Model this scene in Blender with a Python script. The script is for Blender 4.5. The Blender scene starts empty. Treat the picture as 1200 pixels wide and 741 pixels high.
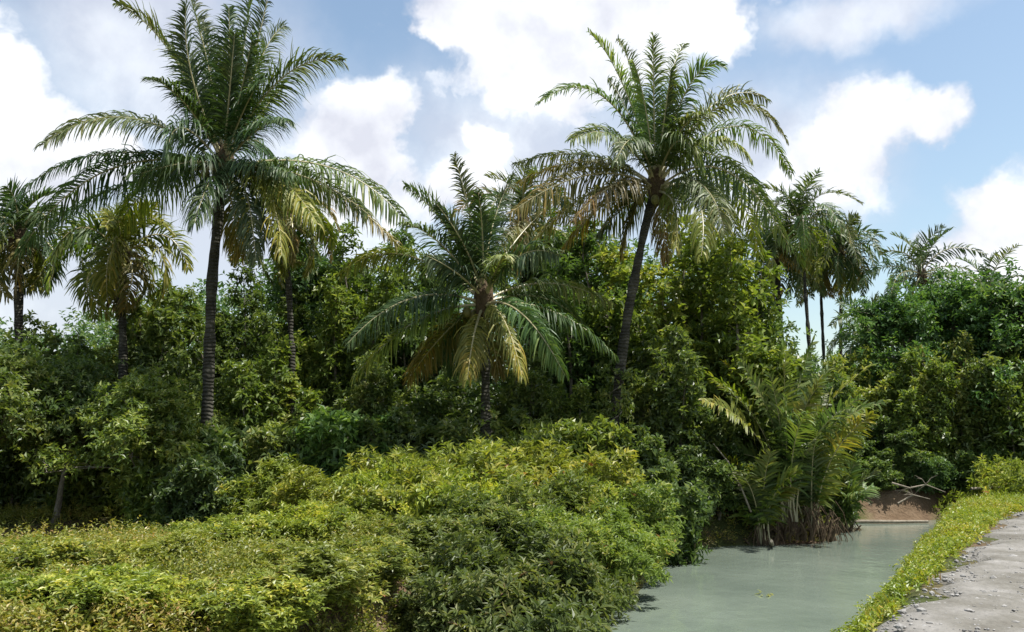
import bpy, math
import numpy as np
from math import radians, sin, cos, pi, sqrt

RNG = np.random.default_rng(11)
scene = bpy.context.scene
COL = scene.collection

# ------------------------------------------------------------------ camera geometry
F, CX, HY = 1000.0, 600.0, 370.5           # focal length and centre, in pixels of the 1200x741 photograph
PITCH = math.atan(149.5 / F)
EYE = np.array([0.0, 0.0, 2.8])
FW = np.array([0, cos(PITCH), sin(PITCH)]); UP = np.array([0, -sin(PITCH), cos(PITCH)])

def ray(px, py):
    return np.array([(px - CX) / F, 0, 0]) + UP * ((HY - py) / F) + FW
def at(px, py, Y):
    d = ray(px, py); return EYE + d * (Y / d[1])
def on_z(px, py, z=0.0):
    d = ray(px, py); return EYE + d * ((z - EYE[2]) / d[2])

# ------------------------------------------------------------------ tagging
def tag(o, label=None, cat=None, group=None, kind=None):
    if label: o['label'] = label
    if cat: o['category'] = cat
    if group: o['group'] = group
    if kind: o['kind'] = kind
    return o
def empty(name, loc, label, cat, group=None, rz=0.0):
    o = bpy.data.objects.new(name, None); COL.objects.link(o)
    o.location = loc; o.rotation_euler = (0, 0, rz); o.empty_display_size = .3
    return tag(o, label, cat, group)

# ------------------------------------------------------------------ mesh buffer
class Buf:
    def __init__(s): s.v = []; s.f = []; s.n = 0; s.r = []; s.m = []
    def add(s, v, f, rnd=None, mat=0):
        v = np.asarray(v, float).reshape(-1, 3); f = np.asarray(f, int)
        s.v.append(v); s.f.append(f + s.n); s.n += len(v)
        s.r.append(np.zeros(len(v)) if rnd is None else np.broadcast_to(rnd, (len(v),)).copy())
        s.m.append(np.full(len(f), mat))
    def build(s, name, mats, parent=None, smooth=False, local=None):
        V = np.concatenate(s.v); R = np.concatenate(s.r)
        if local is not None: V = V - np.asarray(local)
        me = bpy.data.meshes.new(name)
        me.vertices.add(len(V)); me.vertices.foreach_set('co', V.astype(np.float32).ravel())
        loops = np.concatenate([f.ravel() for f in s.f])
        sizes = np.concatenate([np.full(len(f), f.shape[1]) for f in s.f])
        starts = np.concatenate([[0], np.cumsum(sizes)[:-1]])
        me.loops.add(len(loops)); me.loops.foreach_set('vertex_index', loops.astype(np.int32))
        me.polygons.add(len(sizes)); me.polygons.foreach_set('loop_start', starts.astype(np.int32))
        me.polygons.foreach_set('material_index', np.concatenate(s.m).astype(np.int32))
        me.polygons.foreach_set('use_smooth', np.full(len(sizes), smooth))
        a = me.attributes.new('rnd', 'FLOAT', 'POINT'); a.data.foreach_set('value', R.astype(np.float32))
        me.update(calc_edges=True); me.validate()
        for m in (mats if isinstance(mats, (list, tuple)) else [mats]): me.materials.append(m)
        o = bpy.data.objects.new(name, me); COL.objects.link(o)
        if parent is not None: o.parent = parent
        return o

def nrm(v): return v / np.maximum(np.linalg.norm(v, axis=-1, keepdims=True), 1e-9)

def add_tube(b, pts, rad, sides=8, rnd=.5, mat=0, cap=True):
    pts = np.asarray(pts, float); n = len(pts)
    rad = np.broadcast_to(rad, (n,)) if np.ndim(rad) < 1 else np.asarray(rad)
    t = nrm(np.gradient(pts, axis=0))
    ref = np.array([0.31, .95, 0.05]) if abs(t[:, 2]).mean() > .6 else np.array([0.02, .05, 1.0])
    u = nrm(np.cross(t, ref)); w = np.cross(t, u)
    a = np.linspace(0, 2 * pi, sides, endpoint=False)
    ring = pts[:, None] + rad[:, None, None] * (np.cos(a)[None, :, None] * u[:, None] + np.sin(a)[None, :, None] * w[:, None])
    i = np.arange(n - 1)[:, None] * sides; j = np.arange(sides)[None]; k = (np.arange(sides) + 1)[None] % sides
    q = np.stack([i + j, i + k, i + k + sides, i + j + sides], -1).reshape(-1, 4)
    b.add(ring, q, rnd, mat)
    if cap: b.add(ring[-1], np.array([[*range(sides)]]), rnd, mat)

def add_leaves(b, P, D, N, L, W, rnd, mat=0, fold=.18, droop=.2):
    """one folded, pointed leaf per row"""
    n = len(P); D = nrm(D); S = nrm(np.cross(D, N)); N = np.cross(S, D)
    L = np.broadcast_to(L, (n,))[:, None]; W = np.broadcast_to(W, (n,))[:, None]
    a = P + D * L * .45 + S * W * .5 + N * W * fold
    c = P + D * L * .45 - S * W * .5 + N * W * fold
    t = P + D * L - N * L * droop
    V = np.stack([P, a, t, c], 1)
    i = np.arange(n)[:, None] * 4
    Fc = np.concatenate([i + [0, 1, 2], i + [0, 2, 3]])
    b.add(V, Fc, np.repeat(rnd, 4), mat)

def rand_dirs(n, rng): return nrm(rng.normal(size=(n, 3)))

def add_sprigs(b, rng, P, D, L, nl, leafL, leafW, spread=1.1, mat=0, clump=None, droop=.25, stem=None):
    """leafy shoots: nl leaves set round a shoot of length L starting at P along D"""
    n = len(P); D = nrm(D)
    L = np.broadcast_to(L, (n,))
    u = np.linspace(.1, 1, nl)[None] + rng.normal(0, .04, (n, nl))
    ref = rand_dirs(n, rng); A = nrm(np.cross(D, ref)); B = np.cross(D, A)
    ph = np.arange(nl)[None] * 2.4 + rng.uniform(0, 6.3, (n, 1)) + rng.normal(0, .3, (n, nl))
    bend = (u ** 2 * L[:, None] * .25)[..., None] * np.array([0, 0, -1.0])
    base = P[:, None] + D[:, None] * (u * L[:, None])[..., None] + bend
    out = np.cos(ph)[..., None] * A[:, None] + np.sin(ph)[..., None] * B[:, None]
    dirs = nrm(out * spread + D[:, None] * .75 + np.array([0, 0, .15]) + rng.normal(0, .25, (n, nl, 3)))
    Nn = nrm(D[:, None] * .5 - out * .2 + np.array([0, 0, 1.0]) + rng.normal(0, .38, (n, nl, 3)))
    sz = rng.uniform(.65, 1.2, (n, nl)) * (1 - .3 * u)
    r0 = rng.uniform(0, 1, (n, 1)) if clump is None else clump[:, None]
    r = np.clip(r0 * .55 + rng.uniform(-.08, .5, (n, nl)), 0, 1)
    add_leaves(b, base.reshape(-1, 3), dirs.reshape(-1, 3), Nn.reshape(-1, 3), (leafL * sz).ravel(), (leafW * sz).ravel(), r.ravel(), mat, droop=droop)

# ------------------------------------------------------------------ materials
def new_mat(name):
    m = bpy.data.materials.new(name); m.use_nodes = True; nt = m.node_tree; nt.nodes.clear()
    return m, nt, nt.nodes.new, nt.links.new

def ramp(nt, stops, fac, interp='LINEAR'):
    r = nt.nodes.new('ShaderNodeValToRGB'); cr = r.color_ramp; cr.interpolation = interp
    while len(cr.elements) < len(stops): cr.elements.new(.5)
    for e, (p, c) in zip(cr.elements, stops): e.position = p; e.color = (*c, 1)
    nt.links.new(fac, r.inputs[0]); return r.outputs[0]

def leaf_mat(name, stops, trans=.32, rough=.42, spec=.45, tr_gain=(1.45, 1.5, .58), tinted=True):
    m, nt, N, Lk = new_mat(name)
    at_ = N('ShaderNodeAttribute'); at_.attribute_name = 'rnd'
    col = ramp(nt, stops, at_.outputs['Fac'])
    oi = N('ShaderNodeObjectInfo')
    mx = N('ShaderNodeMix'); mx.data_type = 'RGBA'; mx.blend_type = 'MULTIPLY'; mx.inputs[0].default_value = 1
    Lk(col, mx.inputs[6])
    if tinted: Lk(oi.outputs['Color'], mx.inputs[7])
    else: mx.inputs[7].default_value = (1, 1, 1, 1)
    col = mx.outputs[2]
    p = N('ShaderNodeBsdfPrincipled'); p.inputs['Roughness'].default_value = rough
    p.inputs['Specular IOR Level'].default_value = spec
    Lk(col, p.inputs['Base Color'])
    tm = N('ShaderNodeMix'); tm.data_type = 'RGBA'; tm.blend_type = 'MULTIPLY'; tm.inputs[0].default_value = 1
    Lk(col, tm.inputs[6]); tm.inputs[7].default_value = (*tr_gain, 1)
    t = N('ShaderNodeBsdfTranslucent'); Lk(tm.outputs[2], t.inputs[0])
    s = N('ShaderNodeMixShader'); s.inputs[0].default_value = trans
    Lk(p.outputs[0], s.inputs[1]); Lk(t.outputs[0], s.inputs[2])
    o = N('ShaderNodeOutputMaterial'); Lk(s.outputs[0], o.inputs[0])
    return m

def rough_mat(name, stops, scale=3., rough=.9, bump=.4, bscale=20., spec=.2, wave=None, coords='Object', detail=8):
    m, nt, N, Lk = new_mat(name)
    tc = N('ShaderNodeTexCoord'); no = N('ShaderNodeTexNoise'); no.inputs['Scale'].default_value = scale; no.inputs['Detail'].default_value = detail
    no.inputs['Roughness'].default_value = .65
    Lk(tc.outputs[coords], no.inputs['Vector'])
    col = ramp(nt, stops, no.outputs['Fac'])
    p = N('ShaderNodeBsdfPrincipled'); p.inputs['Roughness'].default_value = rough; p.inputs['Specular IOR Level'].default_value = spec
    Lk(col, p.inputs['Base Color'])
    n2 = N('ShaderNodeTexNoise'); n2.inputs['Scale'].default_value = bscale; n2.inputs['Detail'].default_value = 8
    Lk(tc.outputs[coords], n2.inputs['Vector'])
    h = n2.outputs['Fac']
    if wave:
        w = N('ShaderNodeTexWave'); w.bands_direction = 'Z'; w.inputs['Scale'].default_value = wave; w.inputs['Distortion'].default_value = 6
        w.inputs['Detail'].default_value = 2
        Lk(tc.outputs[coords], w.inputs['Vector'])
        ad = N('ShaderNodeMath'); ad.operation = 'ADD'; Lk(w.outputs['Fac'], ad.inputs[0]); Lk(h, ad.inputs[1]); h = ad.outputs[0]
    b = N('ShaderNodeBump'); b.inputs['Strength'].default_value = bump; b.inputs['Distance'].default_value = .05
    Lk(h, b.inputs['Height']); Lk(b.outputs[0], p.inputs['Normal'])
    o = N('ShaderNodeOutputMaterial'); Lk(p.outputs[0], o.inputs[0])
    return m

M = {}
M['tree'] = leaf_mat('broad_leaf', [(0, (.045, .075, .02)), (.4, (.10, .145, .038)), (.75, (.19, .225, .06)), (1, (.31, .30, .11))], trans=.36, rough=.42, spec=.45)
M['tree_big'] = leaf_mat('glossy_leaf', [(0, (.04, .075, .026)), (.45, (.085, .145, .045)), (.8, (.16, .21, .065)), (1, (.28, .28, .11))], trans=.36, rough=.46, spec=.4)
M['shrub'] = leaf_mat('shrub_leaf', [(0, (.09, .12, .03)), (.5, (.15, .185, .045)), (.85, (.25, .25, .065)), (.96, (.34, .29, .09)), (1, (.26, .13, .08))], trans=.35, rough=.46, spec=.4)
M['cover'] = leaf_mat('creeper_leaf', [(0, (.11, .15, .03)), (.5, (.19, .22, .045)), (.74, (.28, .26, .065)), (.9, (.36, .30, .11)), (1, (.31, .2, .09))], trans=.35, tr_gain=(1.4, 1.4, .4))
M['palm'] = leaf_mat('palm_leaflet', [(0, (.042, .08, .028)), (.6, (.09, .128, .042)), (1, (.18, .185, .065))], trans=.3, rough=.48, spec=.35)
M['rachis'] = leaf_mat('palm_rachis', [(0, (.32, .29, .15)), (1, (.42, .38, .22))], trans=.02, rough=.45, tinted=False)
M['bark_palm'] = rough_mat('palm_bark', [(.3, (.02, .019, .014)), (.5, (.042, .04, .03)), (.7, (.095, .09, .07))], scale=3, bump=.6, bscale=14, wave=3.2)
M['bark'] = rough_mat('tree_bark', [(.3, (.08, .07, .055)), (.5, (.17, .15, .12)), (.72, (.32, .3, .25))], scale=6, bump=.6, bscale=25)
M['fibre'] = rough_mat('palm_fibre', [(.3, (.05, .035, .02)), (.7, (.14, .10, .06))], scale=8, bump=.8, bscale=40)
M['coconut'] = rough_mat('coconut_husk', [(.3, (.10, .11, .03)), (.7, (.2, .17, .06))], scale=5, rough=.5, bump=.1)
M['deadwood'] = rough_mat('bleached_wood', [(.3, (.13, .11, .08)), (.7, (.32, .28, .22))], scale=6, bump=.4, bscale=30)

# ground
def ground_mat():
    m, nt, N, Lk = new_mat('ground_soil')
    tc = N('ShaderNodeTexCoord')
    n1 = N('ShaderNodeTexNoise'); n1.inputs['Scale'].default_value = .8; n1.inputs['Detail'].default_value = 10; n1.inputs['Roughness'].default_value = .7
    Lk(tc.outputs['Object'], n1.inputs['Vector'])
    soil = ramp(nt, [(.3, (.07, .045, .028)), (.5, (.12, .082, .05)), (.7, (.18, .13, .085))], n1.outputs['Fac'])
    n3 = N('ShaderNodeTexNoise'); n3.inputs['Scale'].default_value = .35; n3.inputs['Detail'].default_value = 6
    Lk(tc.outputs['Object'], n3.inputs['Vector'])
    moss = ramp(nt, [(.3, (.035, .05, .015)), (.7, (.08, .085, .025))], n1.outputs['Fac'])
    r = ramp(nt, [(.44, (0, 0, 0)), (.56, (1, 1, 1))], n3.outputs['Fac'])
    mx = N('ShaderNodeMix'); mx.data_type = 'RGBA'; Lk(r, mx.inputs[0]); Lk(soil, mx.inputs[6]); Lk(moss, mx.inputs[7])
    p = N('ShaderNodeBsdfPrincipled'); p.inputs['Roughness'].default_value = .95; p.inputs['Specular IOR Level'].default_value = .15
    Lk(mx.outputs[2], p.inputs['Base Color'])
    n2 = N('ShaderNodeTexNoise'); n2.inputs['Scale'].default_value = 9; n2.inputs['Detail'].default_value = 10; Lk(tc.outputs['Object'], n2.inputs['Vector'])
    b = N('ShaderNodeBump'); b.inputs['Strength'].default_value = .7; b.inputs['Distance'].default_value = .12
    Lk(n2.outputs['Fac'], b.inputs['Height']); Lk(b.outputs[0], p.inputs['Normal'])
    o = N('ShaderNodeOutputMaterial'); Lk(p.outputs[0], o.inputs[0]); return m
M['ground'] = ground_mat()
M['road'] = rough_mat('grey_dirt', [(.28, (.085, .075, .06)), (.45, (.14, .132, .112)), (.6, (.2, .19, .172)), (.75, (.28, .27, .25))], scale=1.1, bump=.6, bscale=12, rough=.95, detail=15)
M['stone'] = rough_mat('road_stone', [(.3, (.10, .095, .085)), (.7, (.36, .35, .33))], scale=3, bump=.4, bscale=18)

def water_mat():
    m, nt, N, Lk = new_mat('murky_water')
    tc = N('ShaderNodeTexCoord')
    n = N('ShaderNodeTexNoise'); n.inputs['Scale'].default_value = .35; n.inputs['Detail'].default_value = 5; Lk(tc.outputs['Object'], n.inputs['Vector'])
    col = ramp(nt, [(.35, (.125, .155, .125)), (.65, (.17, .205, .165))], n.outputs['Fac'])
    p = N('ShaderNodeBsdfPrincipled'); p.inputs['Roughness'].default_value = .07; p.inputs['IOR'].default_value = 1.4
    Lk(col, p.inputs['Base Color'])
    mp = N('ShaderNodeMapping'); mp.inputs['Scale'].default_value = (1, .6, 1); Lk(tc.outputs['Object'], mp.inputs[0])
    n2 = N('ShaderNodeTexNoise'); n2.inputs['Scale'].default_value = 3.2; n2.inputs['Detail'].default_value = 4; Lk(mp.outputs[0], n2.inputs['Vector'])
    b = N('ShaderNodeBump'); b.inputs['Strength'].default_value = .35; b.inputs['Distance'].default_value = .04
    Lk(n2.outputs['Fac'], b.inputs['Height']); Lk(b.outputs[0], p.inputs['Normal'])
    o = N('ShaderNodeOutputMaterial'); Lk(p.outputs[0], o.inputs[0]); return m
M['water'] = water_mat()

# ------------------------------------------------------------------ terrain
L_EDGE = [(-16, -8), (-11, -1), (-7.2, 4), (-4.4, 7.5), (-2.4, 10.6)] + [tuple(on_z(*p)[:2]) for p in
          [(560, 738), (665, 735), (722, 715), (750, 692), (752, 668), (785, 648), (850, 640), (960, 637), (985, 625), (1002, 612)]]
FAR = [tuple(on_z(1085, 610)[:2]), (22, 35.5), (40, 44), (60, 48)]
R_EDGE = [tuple(on_z(*p)[:2]) for p in [(1002, 741), (1028, 712), (1048, 690), (1070, 655), (1082, 632)]]
R_EDGE = [(-10, -9), (-4.6, 0), (-1.1, 4.0), (2.0, 8.2)] + R_EDGE + [(13.9, 27.2), (24, 31.5), (42, 38.5), (60, 42)]
POLY = np.array(L_EDGE + FAR + R_EDGE[::-1])
R_LINE = np.array(R_EDGE)

def seg_dist(P, A):
    d = np.full(len(P), 1e9)
    for a, b in zip(A[:-1], A[1:]):
        ab = b - a; t = np.clip(((P - a) @ ab) / (ab @ ab), 0, 1)
        d = np.minimum(d, np.linalg.norm(P - a - t[:, None] * ab, axis=1))
    return d
def inside(P, A):
    c = np.zeros(len(P), bool); n = len(A)
    for i in range(n):
        x1, y1 = A[i]; x2, y2 = A[(i + 1) % n]
        k = ((y1 > P[:, 1]) != (y2 > P[:, 1]))
        xx = (x2 - x1) * (P[:, 1] - y1) / ((y2 - y1) if y2 != y1 else 1e-9) + x1
        c ^= k & (P[:, 0] < xx)
    return c
def wob(x, y, s=1.0):
    return (np.sin(x * .9 * s + 1.3 * np.sin(y * .7 * s)) + np.sin(y * 1.1 * s + 1.7 * np.sin(x * .6 * s + 2)) + .5 * np.sin(x * 2.3 * s + y * 1.9 * s)) / 2.5
ss = lambda t: t * t * (3 - 2 * t)
def right_side(P):     # right of the canal (the road side)
    yy = np.interp(P[:, 0], R_LINE[:, 0], R_LINE[:, 1], left=-50, right=60)
    return P[:, 1] < yy
def height(x, y):
    x = np.atleast_1d(np.asarray(x, float)); y = np.atleast_1d(np.asarray(y, float))
    P = np.stack([x.ravel(), y.ravel()], 1)
    d = seg_dist(P, np.vstack([POLY, POLY[:1]])); ins = inside(P, POLY)
    rs = right_side(P)
    w = np.where(rs, 1.2, .9)
    top = np.where(rs, 1.0, .85 + .25 * ss(np.clip((P[:, 1] - 24) / 8, 0, 1)))
    h = top * ss(np.clip(d / w, 0, 1))
    h += np.where(rs, .02, .10) * wob(P[:, 0], P[:, 1]) * np.clip(d / 2, 0, 1)
    # shaded hollow on the left
    hx, hy = P[:, 0] + 10.5, P[:, 1] - 20
    h -= np.where(rs, 0, .35) * np.exp(-(hx / 4) ** 2 - (hy / 3) ** 2)
    h = np.where(ins, -.55 * ss(np.clip(d / 1.2, 0, 1)), h)
    far = np.clip((np.hypot(P[:, 0], P[:, 1]) - 70) / 200, 0, 1)
    h = h * (1 - far) + far * 1.2
    return h.reshape(x.shape)
def gz(x, y): return float(height(x, y)[0])

def axis(lo, hi, step, ext, ratio=1.35):
    a = list(np.arange(lo, hi + step / 2, step)); s = step
    while a[-1] < ext: s *= ratio; a.append(a[-1] + s)
    s = step
    while a[0] > -ext: s *= ratio; a.insert(0, a[0] - s)
    return np.array(a)
xs, ys = axis(-22, 26, .22, 2500), axis(-2, 40, .22, 2500)
X, Y = np.meshgrid(xs, ys)
Z = height(X.ravel(), Y.ravel())
g = Buf(); nx, ny = len(xs), len(ys)
i = (np.arange(ny - 1)[:, None] * nx + np.arange(nx - 1)[None]).ravel()
g.add(np.stack([X.ravel(), Y.ravel(), Z], 1), np.stack([i, i + 1, i + 1 + nx, i + nx], 1))
tag(g.build('ground', M['ground'], smooth=True), 'brown and mossy earth under the trees and along the canal', kind='structure')

b = Buf()
wx, wy = np.linspace(-30, 62, 47), np.linspace(-12, 52, 33)
X, Y = np.meshgrid(wx, wy); nx, ny = len(wx), len(wy)
i = (np.arange(ny - 1)[:, None] * nx + np.arange(nx - 1)[None]).ravel()
b.add(np.stack([X.ravel(), Y.ravel(), X.ravel() * 0], 1), np.stack([i, i + 1, i + 1 + nx, i + nx], 1))
tag(b.build('water', M['water'], smooth=True), 'milky grey green water of the narrow canal', kind='structure')

# road on the right bank
ROAD_L = np.array([(-9, -9), (-3.5, -1.5), (.1, 3.5), (3.85, 9.1), (7.8, 15.0), (12.9, 22.6), (21.6, 28.7), (40, 35.5)])
b = Buf()
def polyline(A, n):
    seg = np.linalg.norm(np.diff(A, axis=0), axis=1); s = np.concatenate([[0], np.cumsum(seg)])
    t = np.linspace(0, s[-1], n); return np.stack([np.interp(t, s, A[:, 0]), np.interp(t, s, A[:, 1])], 1)
rl = polyline(ROAD_L, 420); tt = nrm(np.gradient(rl, axis=0)); nn = np.stack([tt[:, 1], -tt[:, 0]], 1)
cols = np.linspace(0, 4.6, 46)
rl2 = rl[:, None] + nn[:, None] * (cols[None, :, None] + (.22 * np.sin(np.arange(420) * .31) + .13 * np.sin(np.arange(420) * .83))[:, None, None] * np.exp(-cols / .6)[None, :, None])
hz = height(rl2[..., 0].ravel(), rl2[..., 1].ravel()).reshape(rl2.shape[:2])
rut = -.05 * np.exp(-((cols - 1.5) / .3) ** 2) - .05 * np.exp(-((cols - 3.2) / .3) ** 2)
edge = np.clip(np.minimum(cols, 4.6 - cols) / .35, 0, 1)
bumpy = RNG.normal(0, .009, rl2.shape[:2]) + .018 * wob(rl2[..., 0], rl2[..., 1], 3.1) + .012 * wob(rl2[..., 1], rl2[..., 0], 7.3)
hz = hz + (.07 + rut[None] + bumpy) * edge[None] - .03 * (1 - edge[None])
m_, n_ = rl2.shape[:2]
i = (np.arange(m_ - 1)[:, None] * n_ + np.arange(n_ - 1)[None]).ravel()
b.add(np.concatenate([rl2, hz[..., None]], -1), np.stack([i, i + n_, i + n_ + 1, i + 1], 1))
tag(b.build('dirt_road', M['road'], smooth=True), 'rough grey dirt road on the right bank', kind='structure')

# loose stones on the road
ico_v = None
def ico(sub=1):
    import bmesh
    bm = bmesh.new(); bmesh.ops.create_icosphere(bm, subdivisions=sub, radius=1)
    v = np.array([x.co[:] for x in bm.verts]); f = np.array([[q.index for q in x.verts] for x in bm.faces]); bm.free(); return v, f
iv, if_ = ico(1); iv2, if2 = ico(3)
b = Buf()
for k in range(3600):
    s_ = RNG.uniform(8, 30) if k % 2 else RNG.uniform(8, 19)
    idx = min(int(s_ / np.linalg.norm(np.diff(rl, axis=0), axis=1).mean()) + 60, 419)
    off = abs(RNG.normal(0, 1.1)) if k % 3 else RNG.uniform(0, 4.4)
    p = rl[idx] + nn[idx] * (off + .05)
    r_ = .014 * math.exp(RNG.normal(0, .55))
    a_ = RNG.uniform(0, 6.3); sc = np.array([1, RNG.uniform(.6, 1), RNG.uniform(.4, .75)]) * r_
    v = iv * (1 + RNG.normal(0, .12, (len(iv), 1))) * sc
    v = np.stack([v[:, 0] * cos(a_) - v[:, 1] * sin(a_), v[:, 0] * sin(a_) + v[:, 1] * cos(a_), v[:, 2]], 1)
    b.add(v + [p[0], p[1], gz(p[0], p[1]) + .06], if_, RNG.random())
tag(b.build('road_gravel', M['stone']), 'loose grey pebbles and clods strewn over the dirt road', kind='stuff')

# ------------------------------------------------------------------ palms
def frond_mesh(b, rng, curve, leaf_len, g=.5, n=62, width=.05, vshape=.25, roll=None, sweep=0., start=.14, r0=.042, ragged=.12, segs=4, yellow=0.):
    """curve: (K,3) rachis; leaflets in two rows hanging by g"""
    K = len(curve); T = nrm(np.gradient(curve, axis=0))
    cum = np.concatenate([[0], np.cumsum(np.linalg.norm(np.diff(curve, axis=0), axis=1))]); tot = cum[-1]
    rr = r0 * (1 - .86 * (cum / tot) ** .8); rr[0] *= 1.7
    add_tube(b, curve, rr, 5, .5, 1)
    roll = rng.normal(0, .65) if roll is None else roll; roll2 = rng.normal(0, .8)
    for side in (-1, 1):
        u = np.linspace(start, .995, n) + rng.normal(0, .004, n); u = np.clip(u, 0, .998)
        keep = rng.random(n) > ragged; u = u[keep]
        s = u * tot
        P = np.stack([np.interp(s, cum, curve[:, k]) for k in range(3)], 1)
        t = nrm(np.stack([np.interp(s, cum, T[:, k]) for k in range(3)], 1))
        zz = np.array([0, 0, 1.0])
        S = nrm(np.cross(t, zz) + 1e-3) * side; Uv = np.cross(S, t) * side
        Uv = np.where((Uv[:, 2:] < 0), -Uv, Uv)
        ra = (roll + roll2 * u)[:, None] * side; S, Uv = S * np.cos(ra) + Uv * np.sin(ra), Uv * np.cos(ra) - S * np.sin(ra)
        fwd = .5 + sweep + .8 * u[:, None] ** 2 + rng.normal(0, .12, (len(u), 1))
        d = nrm(S * 1.0 + t * fwd + Uv * vshape + rng.normal(0, .24, (len(u), 3)))
        prof = np.interp(u, [0, .14, .4, .75, 1.0], [.25, .6, 1.0, .72, .28])
        Ls = leaf_len * prof * rng.uniform(.68, 1.12, len(u))
        Wd = nrm(t - np.sum(t * d, 1, keepdims=True) * d + rng.normal(0, .25, (len(u), 3)))
        pts = [P]; dd = d.copy()
        gg = g * rng.uniform(.7, 1.35, (len(u), 1))
        for k in range(segs):
            pts.append(pts[-1] + dd * (Ls / segs)[:, None]); dd = nrm(dd + np.array([0, 0, -1.0]) * gg)
        pts = np.stack(pts, 1)
        wv = np.interp(np.linspace(0, 1, segs + 1), [0, .25, .7, 1], [.55, 1, .75, .08]) * width / 2
        A = pts + Wd[:, None] * wv[None, :, None]; B = pts - Wd[:, None] * wv[None, :, None]
        V = np.stack([A, B], 2).reshape(len(u), -1, 3)
        q = np.array([[2 * k, 2 * k + 1, 2 * k + 3, 2 * k + 2] for k in range(segs)])
        Fc = (np.arange(len(u))[:, None, None] * (2 * (segs + 1)) + q[None]).reshape(-1, 4)
        rn = np.clip(rng.uniform(0, .6, len(u)) + .25 * (u > .6) + yellow, 0, 1)
        b.add(V, Fc, np.repeat(rn, 2 * (segs + 1)))

TINT = {'g': (1, 1, 1, 1), 'd': (.72, .8, .85, 1), 'l': (1.35, 1.3, 1.1, 1), 'y': (2.0, 1.65, .75, 1), 'o': (2.3, 1.5, .8, 1), 'b': (2.0, 1.15, .9, 1), 'p': (2.3, 2.0, 1.9, 1)}  # d puts crown shade, p whitish sun glint, into the frond colour

def add_frond(parent, rng, base, mid, tip, tint='g', leaf_len=.85, **kw):
    B, Mi, T_ = map(np.asarray, (base, mid, tip))
    C = 2 * Mi - (B + T_) / 2
    t = np.linspace(0, 1, 16)[:, None]
    cv = (1 - t) ** 2 * B + 2 * t * (1 - t) * C + t ** 2 * T_
    b = Buf(); frond_mesh(b, rng, cv, leaf_len, **kw)
    org = np.array(parent.location)
    o = b.build('frond', [M['palm'], M['rachis']], parent, local=org)
    j = rng.uniform(.88, 1.12, 3); c = TINT[tint]; o.color = (c[0] * j[0], c[1] * j[1], c[2] * j[2], 1)
    if tint in 'yo': o['label'] = 'yellowing frond'
    if tint == 'b': o['label'] = 'drying brown frond'
    return o

def palm_trunk(parent, pts, r_bot, r_top):
    pts = np.array(pts); n = 60
    d = np.concatenate([[0], np.cumsum(np.linalg.norm(np.diff(pts, axis=0), axis=1))]); s = np.linspace(0, d[-1], n)
    # smooth interpolation
    P = np.stack([np.interp(s, d, pts[:, k]) for k in range(3)], 1)
    for _ in range(14): P[1:-1] = .5 * P[1:-1] + .25 * (P[:-2] + P[2:])
    u = s / d[-1]
    r = r_bot * (1 - u) + r_top * u + r_bot * .7 * np.exp(-u * 14) + .006 * np.sin(s * 42 + 2 * np.sin(s * 5)) + .012 * np.sin(s * 3.1) + .008 * np.sin(s * 7.7 + 1)
    b = Buf(); add_tube(b, P, r, 12)
    return b.build('trunk', M['bark_palm'], parent, smooth=True, local=np.array(parent.location))

def crown_bits(parent, rng, c, n_nut, r=.26, nut=.12):
    org = np.array(parent.location)
    b = Buf(); v = iv2 * (1 + .12 * np.sin(iv2[:, :1] * 9) + rng.normal(0, .03, (len(iv2), 1))) * [r, r, r * 2.3]
    b.add(v + c - [0, 0, r * .5], if2); b.build('fibre_sheath', M['fibre'], parent, True, org)
    for k in range(n_nut):
        a = rng.uniform(0, 6.3); rr = rng.uniform(.28, .48)
        b = Buf(); p = c + [cos(a) * rr, sin(a) * rr, -.25 - rng.uniform(0, .45)]
        v = iv2 * [nut, nut, nut * 1.25]; v[:, :2] *= (1 + .06 * np.cos(3 * np.arctan2(v[:, 1], v[:, 0])))[:, None]
        b.add(v + p, if2); b.build('coconut', M['coconut'], parent, True, org)

def spec_palm(label, group, crown_px, D, base_px, mids, fronds, Lf, seed, r_bot=.2, r_top=.13, nuts=8, leaf_len=1.05, n=125):
    rng = np.random.default_rng(seed)
    bx = at(base_px[0], base_px[1], D); bz = gz(bx[0], bx[1]); base = np.array([bx[0], bx[1], bz])
    root = empty('coconut_palm', base, label, 'palm tree', group)
    c = at(*crown_px, D)
    tr = [base - [0, 0, .2]] + [at(*m, D) for m in mids] + [c - [0, 0, .1]]
    palm_trunk(root, tr, r_bot, r_top)
    crown_bits(root, rng, c, nuts)
    for fr in fronds:
        mx, my, tx, ty, sg, tint = fr[:6]
        LL = Lf * (fr[6] if len(fr) > 6 else 1)
        p = at(tx, ty, D) - c; pr = np.linalg.norm(p)
        dep = sg * sqrt(max(LL * LL - pr * pr, .15)) * .75
        el = math.atan2(p[2], np.hypot(p[0], dep))
        tip = at(tx, ty, D + dep); mid = at(mx, my, D + dep * .55)
        st = c + nrm(mid - c) * .12 + [0, 0, -.15 * (1 - el)]
        up = max(0, sin(el))
        add_frond(root, rng, st, mid, tip, tint, leaf_len=leaf_len * rng.uniform(.85, 1.1) * (1 - .28 * up), g=(.3 + .45 * (1 - up)) * rng.uniform(.8, 1.2), n=n,
                  vshape=.15 + .75 * up, width=.044, ragged=.14, sweep=.55 * up)
    return root

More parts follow.
